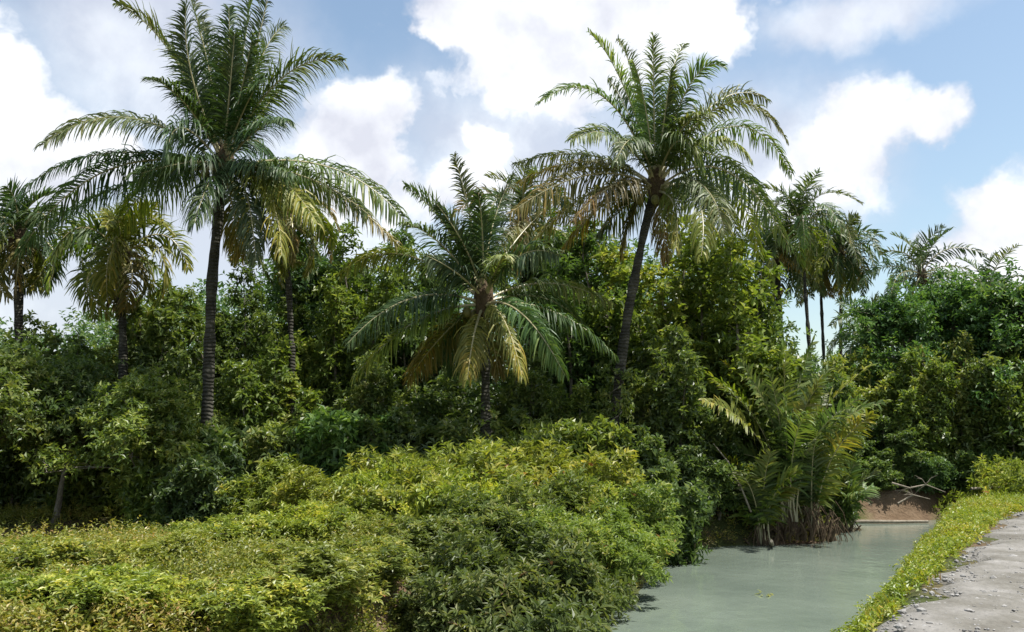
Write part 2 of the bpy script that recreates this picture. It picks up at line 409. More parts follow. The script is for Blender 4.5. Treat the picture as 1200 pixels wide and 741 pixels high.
P1 = spec_palm('tallest palm at the left with dark trunk, its crown cut by the top edge', 'coconut palms in front of the trees',
    (262, 188), 22, (240, 575), [(243, 480), (248, 330)],
    [(200, 62, 135, 4, -1, 'g'), (214, 118, 172, 92, -1, 'd', .8), (150, 138, 50, 170, -1, 'l'), (110, 182, 12, 240, 1, 'd'), (125, 200, 22, 298, -1, 'd'),
     (150, 215, 60, 262, 1, 'd'), (385, 196, 478, 262, -1, 'l'), (372, 216, 468, 288, 1, 'b'), (330, 92, 402, 72, -1, 'g'), (305, 70, 334, 30, 1, 'd'),
     (300, 55, 318, -25, -1, 'd'), (285, 60, 300, -60, 1, 'g'), (250, 100, 238, 20, 1, 'd', .9), (268, 95, 268, 10, -1, 'd', .85), (282, 110, 296, 40, -1, 'd', .85), (235, 140, 205, 110, 1, 'd', .8), (300, 140, 332, 100, 1, 'd', .8), (225, 190, 160, 205, -1, 'd', .85), (300, 195, 345, 205, -1, 'd', .8), (240, 60, 214, -30, 1, 'd'), (225, 90, 218, 5, -1, 'd'), 
     (305, 150, 338, 142, -1, 'd', .85), (300, 165, 330, 215, 1, 'd', .9), (215, 150, 196, 182, -1, 'd', .9), 
     (310, 220, 330, 300, -1, 'y', .95), (340, 225, 392, 285, 1, 'y'), (285, 215, 300, 305, -1, 'd', .8), (245, 215, 228, 262, -1, 'd', .8), 
     (190, 210, 130, 275, 1, 'y'), (290, 120, 312, 90, -1, 'd', .75), (350, 205, 430, 250, -1, 'g'), (238, 130, 200, 60, 1, 'g', .9), (268, 120, 275, 40, -1, 'd', .8), (270, 230, 282, 300, 1, 'b', .7),   (320, 205, 372, 262, -1, 'y', .85)],
    5.3, 1, r_bot=.165, r_top=.12, nuts=7, leaf_len=1.22, n=140)

P2 = spec_palm('leaning palm right of centre with mossy curved trunk and full crown', 'coconut palms in front of the trees',
    (768, 212), 24, (715, 560), [(722, 470), (735, 370), (755, 270)],
    [(705, 112, 630, 122, -1, 'l'), (728, 95, 690, 38, -1, 'p'), (742, 90, 722, 45, 1, 'l'), (766, 100, 766, 42, -1, 'l'), (785, 95, 803, 52, 1, 'l'), (808, 100, 848, 78, -1, 'l'),
     (850, 122, 922, 165, -1, 'l'), (862, 148, 928, 205, 1, 'l'), (840, 120, 900, 118, 1, 'l'), (690, 182, 604, 192, 1, 'g'), (690, 205, 598, 250, -1, 'b'), (695, 225, 612, 298, -1, 'o'),
     (680, 190, 585, 228, 1, 'b'), (815, 230, 822, 300, -1, 'y', .9), (835, 225, 868, 290, 1, 'y'), (850, 200, 925, 290, -1, 'l'), (830, 180, 905, 242, 1, 'l'),
     (790, 240, 792, 290, -1, 'y', .7), (735, 240, 700, 275, 1, 'g', .8), (720, 160, 668, 165, -1, 'l', .85), (735, 130, 712, 92, 1, 'g', .85), (800, 150, 832, 135, -1, 'l', .8),
     (755, 120, 742, 72, -1, 'p', .85), (780, 130, 786, 82, -1, 'g', .8), (830, 165, 880, 188, -1, 'p', .8), (725, 215, 672, 258, -1, 'b', .85), (745, 165, 722, 190, -1, 'g', .7), (795, 165, 822, 195, -1, 'l', .7), (775, 245, 780, 305, 1, 'b', .7), (745, 240, 728, 300, 1, 'b', .7), (820, 215, 850, 275, -1, 'l', .85), (715, 235, 660, 290, 1, 'o', .9), (850, 215, 890, 300, 1, 'y', .95)],
    4.9, 2, r_bot=.17, r_top=.11, nuts=9)

P3 = spec_palm('lower palm in the middle with arching fronds spreading over the bushes', 'coconut palms in front of the trees',
    (566, 345), 22.5, (570, 560), [(569, 500), (569, 420)],
    [(470, 298, 398, 322, 1, 'y'), (482, 350, 408, 402, -1, 'd'), (486, 378, 415, 442, -1, 'y'), (645, 332, 716, 356, 1, 'p'), (650, 366, 722, 418, -1, 'd'), (612, 368, 662, 440, -1, 'l'),
     (590, 375, 612, 442, -1, 'y', .9), (520, 262, 474, 218, 1, 'g'), (515, 285, 470, 262, -1, 'g'), (552, 258, 532, 182, -1, 'g'), (578, 262, 602, 205, 1, 'd'), (600, 288, 640, 245, 1, 'b'),
     (565, 270, 560, 225, -1, 'd', .9), (545, 290, 512, 240, -1, 'd', .9), (610, 300, 655, 300, -1, 'd'), (540, 385, 530, 440, 1, 'd', .8), (520, 392, 478, 446, 1, 'b', .9), (640, 350, 690, 390, 1, 'g', .9),
      (535, 320, 500, 300, -1, 'd', .8), (585, 310, 590, 300, -1, 'p', .7), (560, 300, 555, 268, 1, 'g', .9), (575, 390, 585, 440, 1, 'b', .7), (555, 395, 548, 445, -1, 'o', .75)],
    4.2, 3, r_bot=.14, r_top=.11, nuts=5, leaf_len=1.02, n=125)

def climber(label, pts, D, seed, n, r):
    rng = np.random.default_rng(seed); P = np.array([at(x, y, D) for x, y in pts]); g0 = P[0].copy(); g0[2] = gz(g0[0], g0[1])
    root = empty('climbing_vine', g0, label, 'vine', 'vines on the palm trunks')
    q = np.linspace(0, 1, 40); k = np.linspace(0, 1, len(P)); C = np.stack([np.interp(q, k, P[:, j]) for j in range(3)], 1)
    a = q * 22; st = C + np.stack([np.cos(a), np.sin(a), a * 0], 1) * r; b = Buf(); add_tube(b, st - g0, np.linspace(.03, .008, 40), 5); b.build('stem', M['bark'], root, True)
    t = rng.random(n) ** 1.2; C = np.stack([np.interp(t, k, P[:, j]) for j in range(3)], 1); a = rng.uniform(0, 6.3, n)
    o = np.stack([np.cos(a), np.sin(a), a * 0], 1); b = Buf(); lump = .5 + .5 * np.sin(t * 23 + seed)
    add_sprigs(b, rng, C + o * (r + .25 * lump * rng.random(n))[:, None] - g0, nrm(o + rng.normal(0, .4, (n, 3)) + [0, 0, .1]), .3, 7, .19, .1, clump=rng.random(n), droop=.5)
    b.build('foliage', M['tree'], root)
climber('leafy vine round the foot of the leaning palm trunk', [(715, 550), (720, 490), (724, 430)], 24, 61, 130, .19)
climber('dark vine round the foot of the tall palm trunk', [(240, 570), (241, 530), (243, 490)], 22, 62, 110, .18)
climber('thin vine on the trunk of the middle palm', [(570, 545), (569, 510), (569, 480)], 22.5, 63, 50, .17)

# palm crowns grown by rule, for palms further back
def grown_palm(label, group, crown_px, D, base_px, seed, Lf=4.2, nf=22, tints='ggdlgy', n=56, droop=1., name='coconut_palm', rt=.11, nuts=5, leaf_len=.9, emin=-55):
    rng = np.random.default_rng(seed)
    bx = at(base_px[0], base_px[1], D); bz = gz(bx[0], bx[1]); base = np.array([bx[0], bx[1], bz])
    root = empty(name, base, label, 'palm tree', group)
    c = at(*crown_px, D)
    q = at((base_px[0] + crown_px[0]) / 2 + rng.uniform(-4, 4), (base_px[1] + crown_px[1]) / 2, D)
    palm_trunk(root, [base - [0, 0, .2], q, c - [0, 0, .1]], rt * 1.45, rt)
    crown_bits(root, rng, c, nuts)
    for k in range(nf):
        az = k * 2.4 + rng.uniform(-.3, .3); u = k / (nf - 1)
        el = radians(82 - (82 - emin) * u ** .85) + rng.normal(0, .1)
        L_ = Lf * rng.uniform(.85, 1.08) * (.8 + .2 * sin(pi * u))
        dh = np.array([cos(az), sin(az), 0])
        e2 = el - droop * (.75 + .5 * (el < 1))
        m_ = c + (dh * cos(el) + np.array([0, 0, sin(el)])) * L_ * .5
        t_ = m_ + (dh * cos(e2) + np.array([0, 0, sin(e2)])) * L_ * .5
        ti = tints[rng.integers(len(tints))] if u < .75 else 'yygbo'[rng.integers(5)]
        up = max(0, sin(el))
        add_frond(root, rng, c, m_, t_, ti, leaf_len=leaf_len, g=.2 + .5 * (1 - up), n=n, vshape=.2 + .4 * up, width=.06 * max(1, D / 34), segs=3)
    return root

G2 = 'palms standing among the trees further back'
grown_palm('small palm with orange drooping fronds left of the tall dark palm', G2, (142, 298), 26, (143, 560), 21, Lf=2.8, nf=24, tints='yyyol', droop=1.1)
grown_palm('thin palm at the far left edge, crown half behind other fronds', G2, (22, 278), 26.2, (24, 560), 22, Lf=2.6, nf=20, tints='dgd')
grown_palm('thin dark palm just right of the tall palm, with small ragged crown', G2, (335, 262), 25.4, (346, 560), 23, Lf=2.4, nf=18, tints='dgb', leaf_len=.6, emin=-70, rt=.075)
grown_palm('palm hidden behind the crowns of the middle and the leaning palm, rust coloured fronds', G2, (612, 262), 30, (630, 560), 24, Lf=3.6, nf=20, tints='gbdo')
G3 = 'cluster of slender distant palms in the gap at the right'
grown_palm('tallest palm of the distant cluster, yellow green crown against cloud', G3, (938, 262), 52, (952, 545), 31, Lf=4.6, nf=26, leaf_len=1.15, tints='lgg', n=44, rt=.095, nuts=0)
grown_palm('rightmost palm of the distant cluster, dark bushy crown', G3, (986, 298), 56, (990, 545), 32, Lf=4.2, nf=32, leaf_len=1.1, tints='gdd', n=42, rt=.095, nuts=0)
grown_palm('palm in the middle of the distant cluster, crown below the tallest one', G3, (960, 300), 58, (972, 545), 33, Lf=3.8, nf=28, leaf_len=1.05, tints='gdl', n=42, rt=.09, nuts=0)
grown_palm('leftmost and lowest palm of the distant cluster, crown behind the leaning palm\'s fronds', G3, (910, 306), 54, (930, 545), 34, Lf=3.9, nf=26, leaf_len=1.05, tints='gyd', n=40, rt=.18, nuts=0)
G4 = 'palms rising from the wood at the far right'
grown_palm('blue green palm crown standing above the right hand trees', G4, (1080, 322), 46, (1082, 560), 41, Lf=3.8, nf=22, tints='dgd', n=36, droop=.8, nuts=0)
grown_palm('low palm crown above the trees near the right edge', G4, (1158, 344), 47, (1155, 560), 42, Lf=3.6, nf=20, tints='dgd', n=36, droop=.8, nuts=0)
grown_palm('low dark palm between the distant cluster and the right hand trees', G4, (1018, 392), 44, (1020, 560), 43, Lf=2.9, nf=18, tints='dgl', n=36, droop=.8, nuts=0)

# nipa palms at the water's edge
def nipa(label, px, py, D, seed, nf, Lf, tints, emin=38, cat='palm'):
    rng = np.random.default_rng(seed); p = at(px, py, D); p[2] = gz(p[0], p[1])
    root = empty('nipa_palm', p, label, cat, 'nipa palms on the canal bank')
    b = Buf()
    sc_ = nf / 20
    for k in range(int(44 * sc_)):
        a = k * 2.4; q = p + [cos(a) * .75 * sc_ * sqrt(k / 44), sin(a) * .5 * sc_ * sqrt(k / 44), -.45]; hh = rng.uniform(.2, .6)
        add_tube(b, [q, q + [cos(a) * .08, sin(a) * .08, hh * .6], q + [cos(a) * .5 * hh + rng.normal(0, .12), sin(a) * .22, hh * 1.5]], [.055, .045, .02], 6)
    for k in range(int(40 * sc_)):
        a = rng.uniform(0, 6.3); q = p + [cos(a) * rng.uniform(.3, 1.1) * sc_, sin(a) * rng.uniform(.3, .8) * sc_, rng.uniform(.1, .6)]
        add_tube(b, [q, q + [cos(a) * .25, sin(a) * .2, -.35], q + [cos(a) * .4, sin(a) * .3, -1.]], [.014, .011, .006], 4)
    b.build('stem_base', M['fibre'], root, True, p)
    for k in range(nf):
        az = k * 2.4 + rng.uniform(-.4, .4); u = k / (nf - 1)
        el = radians(86 - (86 - emin) * u) + rng.normal(0, .06); L_ = Lf * rng.uniform(.8, 1.1)
        dh = np.array([cos(az), sin(az), 0]); e2 = el - .25 - .45 * u
        m_ = p + (dh * cos(el) + np.array([0, 0, sin(el)])) * L_ * .52
        t_ = m_ + (dh * cos(e2) + np.array([0, 0, sin(e2)])) * L_ * .48
        add_frond(root, rng, p + dh * .12 * (k % 3), m_, t_, tints[k % len(tints)], leaf_len=.8, g=.1 + .18 * u, n=60, vshape=.35, width=.075, start=.22, r0=.03)
nipa('large nipa palm clump with upright yellow green fronds rising from the water\'s edge', 925, 628, 25.3, 51, 28, 5.0, 'lylglygl', 66)
nipa('dense nipa palm just right of the large clump, standing over the water', 952, 630, 25.6, 54, 18, 4.0, 'lylgyg', 66)
nipa('smaller nipa palm with a bright yellow frond left of the large clump', 893, 630, 24.6, 52, 10, 2.6, 'yylg', 68)
nipa('low nipa palm with spreading fronds right of the large clump, near the brown bank', 984, 612, 28.5, 53, 11, 2.2, 'lglg', 58)

# ------------------------------------------------------------------ broadleaf trees
def tree_parts(seed, H, R, leafL, leafW, nl=8, base=.16, dens=1.0, sprL=.42):
    rng = np.random.default_rng(seed)
    tb, cb = Buf(), Buf()
    n = 12; zz = np.linspace(0, H * .92, n)
    tx = np.cumsum(rng.normal(0, .1, n)) * .8; ty = np.cumsum(rng.normal(0, .1, n)) * .8; tx[0] = ty[0] = 0
    tr = np.stack([tx, ty, zz], 1); tr[0, 2] = -.2
    add_tube(tb, tr, .02 + .13 * (H / 8) * (1 - zz / H) ** .8 + .06 * np.exp(-zz * 3), 9)
    cl = []
    nlimb = int(20 * dens)
    for k in range(nlimb):
        u = base + (1 - base) * ((k + .5) / nlimb) ** .9
        zi = min(u * H * .9, zz[-1]); s = np.array([np.interp(zi, zz, tr[:, j]) for j in range(3)]); s[2] = zi
        az = k * 2.4 + rng.uniform(-.5, .5)
        prof = np.interp(u, [0, .25, .55, .8, 1], [.6, .95, 1, .78, .3]) * rng.uniform(.4, 1.35)
        L_ = R * prof; el = rng.uniform(.15, 1.05) + .4 * max(0, u - .6)
        dh = np.array([cos(az) * cos(el), sin(az) * cos(el), sin(el)])
        q = np.linspace(0, 1, 6)[:, None]
        lp = s + dh * L_ * q + np.array([0, 0, -1]) * (q ** 2) * L_ * rng.uniform(.0, .35) + np.cumsum(rng.normal(0, .04, (6, 3)), 0) * (q > 0)
        add_tube(tb, lp, np.linspace(.05, .012, 6) * H / 8, 5)
        for j in range(6):
            w = rng.uniform(.35, 1); o = lp[min(int(w * 5), 4)] * (1 - (w * 5) % 1) + lp[min(int(w * 5) + 1, 5)] * ((w * 5) % 1)
            d2 = nrm(dh * .6 + rng.normal(0, .7, 3) + [0, 0, .25]); l2 = rng.uniform(.3, 1.2) * R * .38
            tp = np.stack([o, o + d2 * l2 * .5, o + d2 * l2 + [0, 0, -.05]])
            add_tube(tb, tp, [.018, .012, .005], 4)
            cl.append((tp[2], d2)); cl.append((tp[1], d2))
        cl.append((lp[-1], dh))
    C = np.array([c[0] for c in cl]); Dd = np.array([c[1] for c in cl])
    per = 6
    Cc = np.repeat(C, per, 0); DD = np.repeat(Dd, per, 0)
    off = rng.normal(0, .19, Cc.shape) * [1, 1, .8]
    hue = np.repeat(np.clip(rng.normal(.45, .25, len(C)), 0, 1), per)
    add_sprigs(cb, rng, Cc + off, nrm(DD * .5 + nrm(off) * .8 + [0, 0, .25] + rng.normal(0, .3, Cc.shape)), rng.uniform(.6, 1.2, len(Cc)) * sprL, nl, leafL, leafW, clump=np.clip(hue + rng.normal(0, .12, len(hue)), 0, 1))
    return tb, cb

def sapling_parts(seed, H, R, leafL, leafW, ns=9, nt=30, nl=8, sprL=.4, twig=.55, low=.12):
    rng = np.random.default_rng(seed); tb, cb = Buf(), Buf(); C, Dd, hue = [], [], []
    for k in range(ns):
        az = k * 2.4 + rng.uniform(-.5, .5); h = H * (1 if k == 0 else rng.uniform(.45, .97)); r = R * (k / ns) ** .6 * rng.uniform(.6, 1.2)
        q = np.linspace(0, 1, 9)[:, None]; out = np.array([cos(az), sin(az), 0])
        p = out * R * .25 * (k > 0) + out * r * q ** 1.3 * .8 + np.array([0, 0, 1]) * (h * q ** .95) + np.cumsum(rng.normal(0, .035, (9, 3)) * [1, 1, 0], 0) * H / 4
        p[0, 2] = -.2
        add_tube(tb, p, np.linspace(.012 * H, .006, 9), 6)
        hu = np.clip(rng.normal(.45, .2), 0, 1)
        for j in range(nt):
            w = low + (1 - low) * (j + rng.random()) / nt; f = w * 8; i0 = min(int(f), 7); o = p[i0] * (1 - f + i0) + p[i0 + 1] * (f - i0)
            a2 = j * 2.4 + rng.uniform(-.4, .4); d = nrm(np.array([cos(a2), sin(a2), rng.uniform(.1, 1.1)]) + out * .3)
            l2 = twig * H / 4.5 * (1.15 - .75 * w) * rng.uniform(.4, 1.3)
            tp = np.stack([o, o + d * l2 * .6, o + d * l2 + [0, 0, -.12 * l2]])
            add_tube(tb, tp, [.010, .007, .004], 4, cap=False)
            for m_ in (.45, .8, 1.0):
                C.append(o + d * l2 * m_); Dd.append(d); hue.append(hu + .25 * (w - .5))
    C = np.array(C); Dd = np.array(Dd); per = 2
    hue = np.repeat(np.clip(np.array(hue) + rng.normal(0, .12, len(C)), 0, 1), per); Cc = np.repeat(C, per, 0); DD = np.repeat(Dd, per, 0)
    add_sprigs(cb, rng, Cc + rng.normal(0, .06, Cc.shape), nrm(DD + rng.normal(0, .55, Cc.shape) + [0, 0, .1]), rng.uniform(.5, 1.1, len(Cc)) * sprL, nl, leafL, leafW, clump=hue, droop=.35)
    return tb, cb

VAR = {}
def sapling(key, H, R, mat, *a, **k):
    tb, cb = sapling_parts(a[0], H, R, *a[1:], **k)
    VAR[key] = (H, R, tb.build('trunk', M['bark'], smooth=True), cb.build('crown', M[mat]), [False])
def variant(key, H, R, mat, *a, **k):
    tb, cb = tree_parts(*a[:1], H, R, *a[1:], **k)
    t = tb.build('trunk', M['bark'], smooth=True); c = cb.build('crown', M[mat])
    VAR[key] = (H, R, t, c, [False])
sapling('A', 7.5, 2.3, 'tree', 101, .29, .15, ns=12, nt=34, sprL=.5, nl=6, twig=.42, low=.2)
sapling('B', 8.5, 1.9, 'tree', 102, .27, .10, ns=11, nt=38, sprL=.45, nl=8, twig=.34, low=.2)
variant('O', 4.8, 2.3, 'tree', 112, .24, .11, base=.4)  # low umbrella crown, added to cast shade on the left hollow
sapling('C', 6.5, 2.3, 'tree', 103, .32, .17, ns=13, nt=30, sprL=.5, nl=6)
sapling('F', 6.0, 1.8, 'tree', 113, .28, .14, ns=10, nt=32, sprL=.45, nl=7)
variant('D', 10, 3.4, 'tree_big', 104, .34, .17, sprL=.6, nl=7, dens=1.3)
sapling('E', 4.6, 1.9, 'tree', 105, .27, .13, ns=12, nt=30, nl=7)
variant('S', 9, 2.6, 'tree_big', 106, .30, .14, sprL=.5, base=.25, dens=1.1)

def plant_tree(var, px, D, top_py, label, group, tint=(1, 1, 1), rs=1.0, rz=None, name='broadleaf_tree', cat='tree'):
    H, R, t, c, used = VAR[var]
    x = at(px, 500, D)[0]; z = gz(x, D); top = at(px, top_py, D)[2]
    s = (top - z) / H
    rz = (px * 37 % 628) / 100 if rz is None else rz
    root = empty(name, (x, D, z - .05), label, cat, group, rz)
    sr = min(max(s, .75), 1.35) * rs
    root.scale = (sr, sr, s)
    for src in (t, c):
        o = src if not used[0] else src.copy()
        if used[0]: COL.objects.link(o)
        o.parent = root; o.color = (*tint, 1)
    used[0] = True
    return root

GT = 'broadleaf trees of the dense tree line'
YG, DG, NG, BG, LG = (1.5, 1.4, .9), (.75, .85, .9), (1, 1, 1), (.9, 1.08, 1.02), (1.24, 1.24, 1.02)  # BG puts bluish distance haze into the leaf colour
T = [
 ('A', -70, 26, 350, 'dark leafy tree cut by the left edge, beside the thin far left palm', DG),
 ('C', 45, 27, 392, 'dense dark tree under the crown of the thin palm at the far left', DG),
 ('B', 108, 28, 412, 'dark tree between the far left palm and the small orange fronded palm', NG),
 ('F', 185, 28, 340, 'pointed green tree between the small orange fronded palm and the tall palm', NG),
 ('O', -25, 20.8, 425, 'small spreading tree cut by the left edge, added to roof and shade the hollow', NG),
 ('O', 72, 22.6, 440, 'small spreading tree added to shade the middle of the hollow at the left', DG),
 ('O', 160, 21.0, 462, 'small yellow green tree, spread out to shade the hollow, left of the tall palm', LG),
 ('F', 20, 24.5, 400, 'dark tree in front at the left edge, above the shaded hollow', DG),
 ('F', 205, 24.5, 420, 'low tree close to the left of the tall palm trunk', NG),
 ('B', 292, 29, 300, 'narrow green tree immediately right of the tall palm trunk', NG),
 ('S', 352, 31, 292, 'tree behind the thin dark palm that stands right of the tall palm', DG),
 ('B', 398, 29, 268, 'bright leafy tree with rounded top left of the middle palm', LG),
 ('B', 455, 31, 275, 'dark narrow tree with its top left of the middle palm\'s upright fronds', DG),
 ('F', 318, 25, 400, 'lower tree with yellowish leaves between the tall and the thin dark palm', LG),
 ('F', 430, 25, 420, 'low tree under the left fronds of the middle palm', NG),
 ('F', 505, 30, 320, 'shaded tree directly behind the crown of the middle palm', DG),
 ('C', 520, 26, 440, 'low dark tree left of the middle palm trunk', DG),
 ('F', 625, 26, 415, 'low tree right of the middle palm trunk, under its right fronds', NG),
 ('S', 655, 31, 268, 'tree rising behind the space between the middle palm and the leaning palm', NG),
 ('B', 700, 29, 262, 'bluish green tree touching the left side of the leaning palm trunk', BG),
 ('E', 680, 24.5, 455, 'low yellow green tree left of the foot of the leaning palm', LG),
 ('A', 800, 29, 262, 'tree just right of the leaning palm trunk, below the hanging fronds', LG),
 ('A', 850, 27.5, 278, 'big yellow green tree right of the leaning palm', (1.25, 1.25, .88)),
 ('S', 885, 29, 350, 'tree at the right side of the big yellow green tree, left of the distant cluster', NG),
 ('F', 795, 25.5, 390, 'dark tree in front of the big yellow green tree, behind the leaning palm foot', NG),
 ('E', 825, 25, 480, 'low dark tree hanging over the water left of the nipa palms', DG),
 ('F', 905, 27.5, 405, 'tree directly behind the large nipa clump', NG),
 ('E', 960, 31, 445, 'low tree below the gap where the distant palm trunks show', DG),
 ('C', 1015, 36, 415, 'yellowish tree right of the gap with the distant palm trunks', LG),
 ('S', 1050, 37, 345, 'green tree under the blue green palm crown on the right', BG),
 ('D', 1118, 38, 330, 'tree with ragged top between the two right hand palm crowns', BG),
 ('D', 1180, 36, 330, 'large tree at the right edge of the picture, tinted bluish for haze', BG),
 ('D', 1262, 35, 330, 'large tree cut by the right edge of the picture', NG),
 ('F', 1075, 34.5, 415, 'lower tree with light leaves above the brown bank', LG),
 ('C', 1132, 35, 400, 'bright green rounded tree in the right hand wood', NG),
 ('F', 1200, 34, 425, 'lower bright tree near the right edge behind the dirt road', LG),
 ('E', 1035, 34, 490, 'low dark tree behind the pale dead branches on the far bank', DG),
]
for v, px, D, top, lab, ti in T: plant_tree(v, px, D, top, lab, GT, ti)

# far wood behind, one mass
def wood(label):
    rng = np.random.default_rng(77); b = Buf()
    n = 5200
    px = rng.uniform(-520, 1850, n)
    D = rng.uniform(36, 56, n) + np.where(px > 900, 12, 0)
    topy = np.interp(px, [-500, 0, 50, 90, 170, 230, 290, 420, 520, 640, 740, 800, 880, 915, 1000, 1060, 1200, 1800],
                         [380, 400, 420, 400, 355, 365, 330, 305, 320, 300, 300, 300, 340, 428, 430, 370, 350, 330]) + 14 * np.sin(px * .05) + 9 * np.sin(px * .13 + 1)
    xs_ = (px - 600) / 1000 * D
    zt = 2.8 + (520 - topy) / 1000 * D
    u = rng.random(n) ** .7
    z = .9 + (zt - .9) * u
    P = np.stack([xs_, D, z], 1)
    per = 5
    P = np.repeat(P, per, 0) + rng.normal(0, .6, (n * per, 3)) * [1, 1, .7]
    D_ = nrm(rng.normal(0, .6, P.shape) + [0, -.3, .5])
    add_sprigs(b, rng, P, D_, .7, 8, .36, .17, clump=np.repeat(rng.random(n), per))
    for k in range(90):
        q = P[rng.integers(len(P))]
        add_tube(b, [[q[0], q[1], .7], [q[0] + rng.normal(0, .2), q[1], q[2] * .5], [q[0] + rng.normal(0, .3), q[1], max(q[2] - .5, 1)]], [.14, .1, .03], 6, mat=1)
    o = b.build('far_wood', [M['tree_big'], M['bark']]); o.color = (.9, 1, 1.1, 1)  # bluish object colour stands in for haze over the distance
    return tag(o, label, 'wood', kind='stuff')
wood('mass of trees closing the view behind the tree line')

# ------------------------------------------------------------------ bushes
def bush_parts(seed, R, H, nspr, leafL, leafW, nl=11, sprL=.28, mat='shrub', lump=.34):
    rng = np.random.default_rng(seed); b, st = Buf(), Buf()
    ph = rng.uniform(0, 2 * pi, nspr); cz = rng.uniform(-.1, 1, nspr)
    sx = np.sqrt(np.clip(1 - cz ** 2, 0, 1)); d = np.stack([np.cos(ph) * sx, np.sin(ph) * sx, cz], 1)
    q = rng.uniform(0, 10, 3)
    lum = 1 + lump * (np.sin(d[:, 0] * 4 + q[0]) * np.sin(d[:, 1] * 4.5 + q[1]) + .6 * np.sin(d[:, 2] * 7 + d[:, 0] * 6 + q[2]))
    rr = lum * rng.uniform(.35, 1, nspr) ** .45
    P = d * rr[:, None] * [R, R, H * .85] + [0, 0, H * .1]
    P[:, 2] = np.maximum(P[:, 2], .05)
    dirs = nrm(d * .7 + [0, 0, .55] + rng.normal(0, .35, P.shape))
    hue = np.clip(.45 + .25 * np.sin(d[:, 0] * 5 + q[1]) + rng.normal(0, .2, nspr), 0, 1)
    add_sprigs(b, rng, P, dirs, rng.uniform(.6, 1.3, nspr) * sprL, nl, leafL, leafW, clump=hue)
    for k in range(26):
        j = rng.integers(nspr); e = P[j]; o = np.array([rng.normal(0, .1), rng.normal(0, .1), -.1])
        add_tube(st, [o, o * .5 + e * .5 + [0, 0, .12 * H], e], [.022, .015, .006], 5)
    return st, b
BV = {}
def bvariant(key, R, H, mat, *a, **k):
    st, f = bush_parts(a[0], R, H, *a[1:], **k)
    BV[key] = (R, H, st.build('stem', M['bark']), f.build('foliage', M[mat]), [False])
bvariant('a', 1.2, 1.25, 'shrub', 201, 950, .18, .068)
bvariant('b', 1.1, 1.1, 'shrub', 202, 950, .17, .06, lump=.3)
bvariant('c', 1.35, 1.35, 'shrub', 203, 1050, .185, .068, lump=.28)
def bsap(key, R, H, *a, **k):
    tb, cb = sapling_parts(a[0], H, R, *a[1:], **k)
    BV[key] = (R, H, tb.build('stem', M['bark']), cb.build('foliage', M['tree']), [False])
bsap('t', 1.2, 2.3, 204, .24, .12, ns=15, nt=22, sprL=.38, twig=1.0, low=.05)
bsap('u', 1.1, 2.0, 205, .25, .11, ns=14, nt=22, sprL=.42, twig=1.1, low=.05)
bsap('v', 1.0, 1.3, 206, .15, .06, ns=22, nt=22, sprL=.3, twig=1.3, low=.05)

def plant_bush(var, px, D, top_py, label, group, tint=(1, 1, 1), w=1.0, x=None):
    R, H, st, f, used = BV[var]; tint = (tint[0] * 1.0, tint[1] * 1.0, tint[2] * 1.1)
    X_ = at(px, 560, D)[0]; z = gz(X_, D); top = at(px, top_py, D)[2]
    s = max((top - z) / (H * 1.1), .45)
    root = empty('bush', (X_, D, z - .05), label, 'bush', group, (px * 53 % 628) / 100)
    sr = min(max(s, .8), 1.4) * w; root.scale = (sr, sr, s)
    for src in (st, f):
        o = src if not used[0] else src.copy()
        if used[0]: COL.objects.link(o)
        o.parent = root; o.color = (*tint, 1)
    used[0] = True
    return root

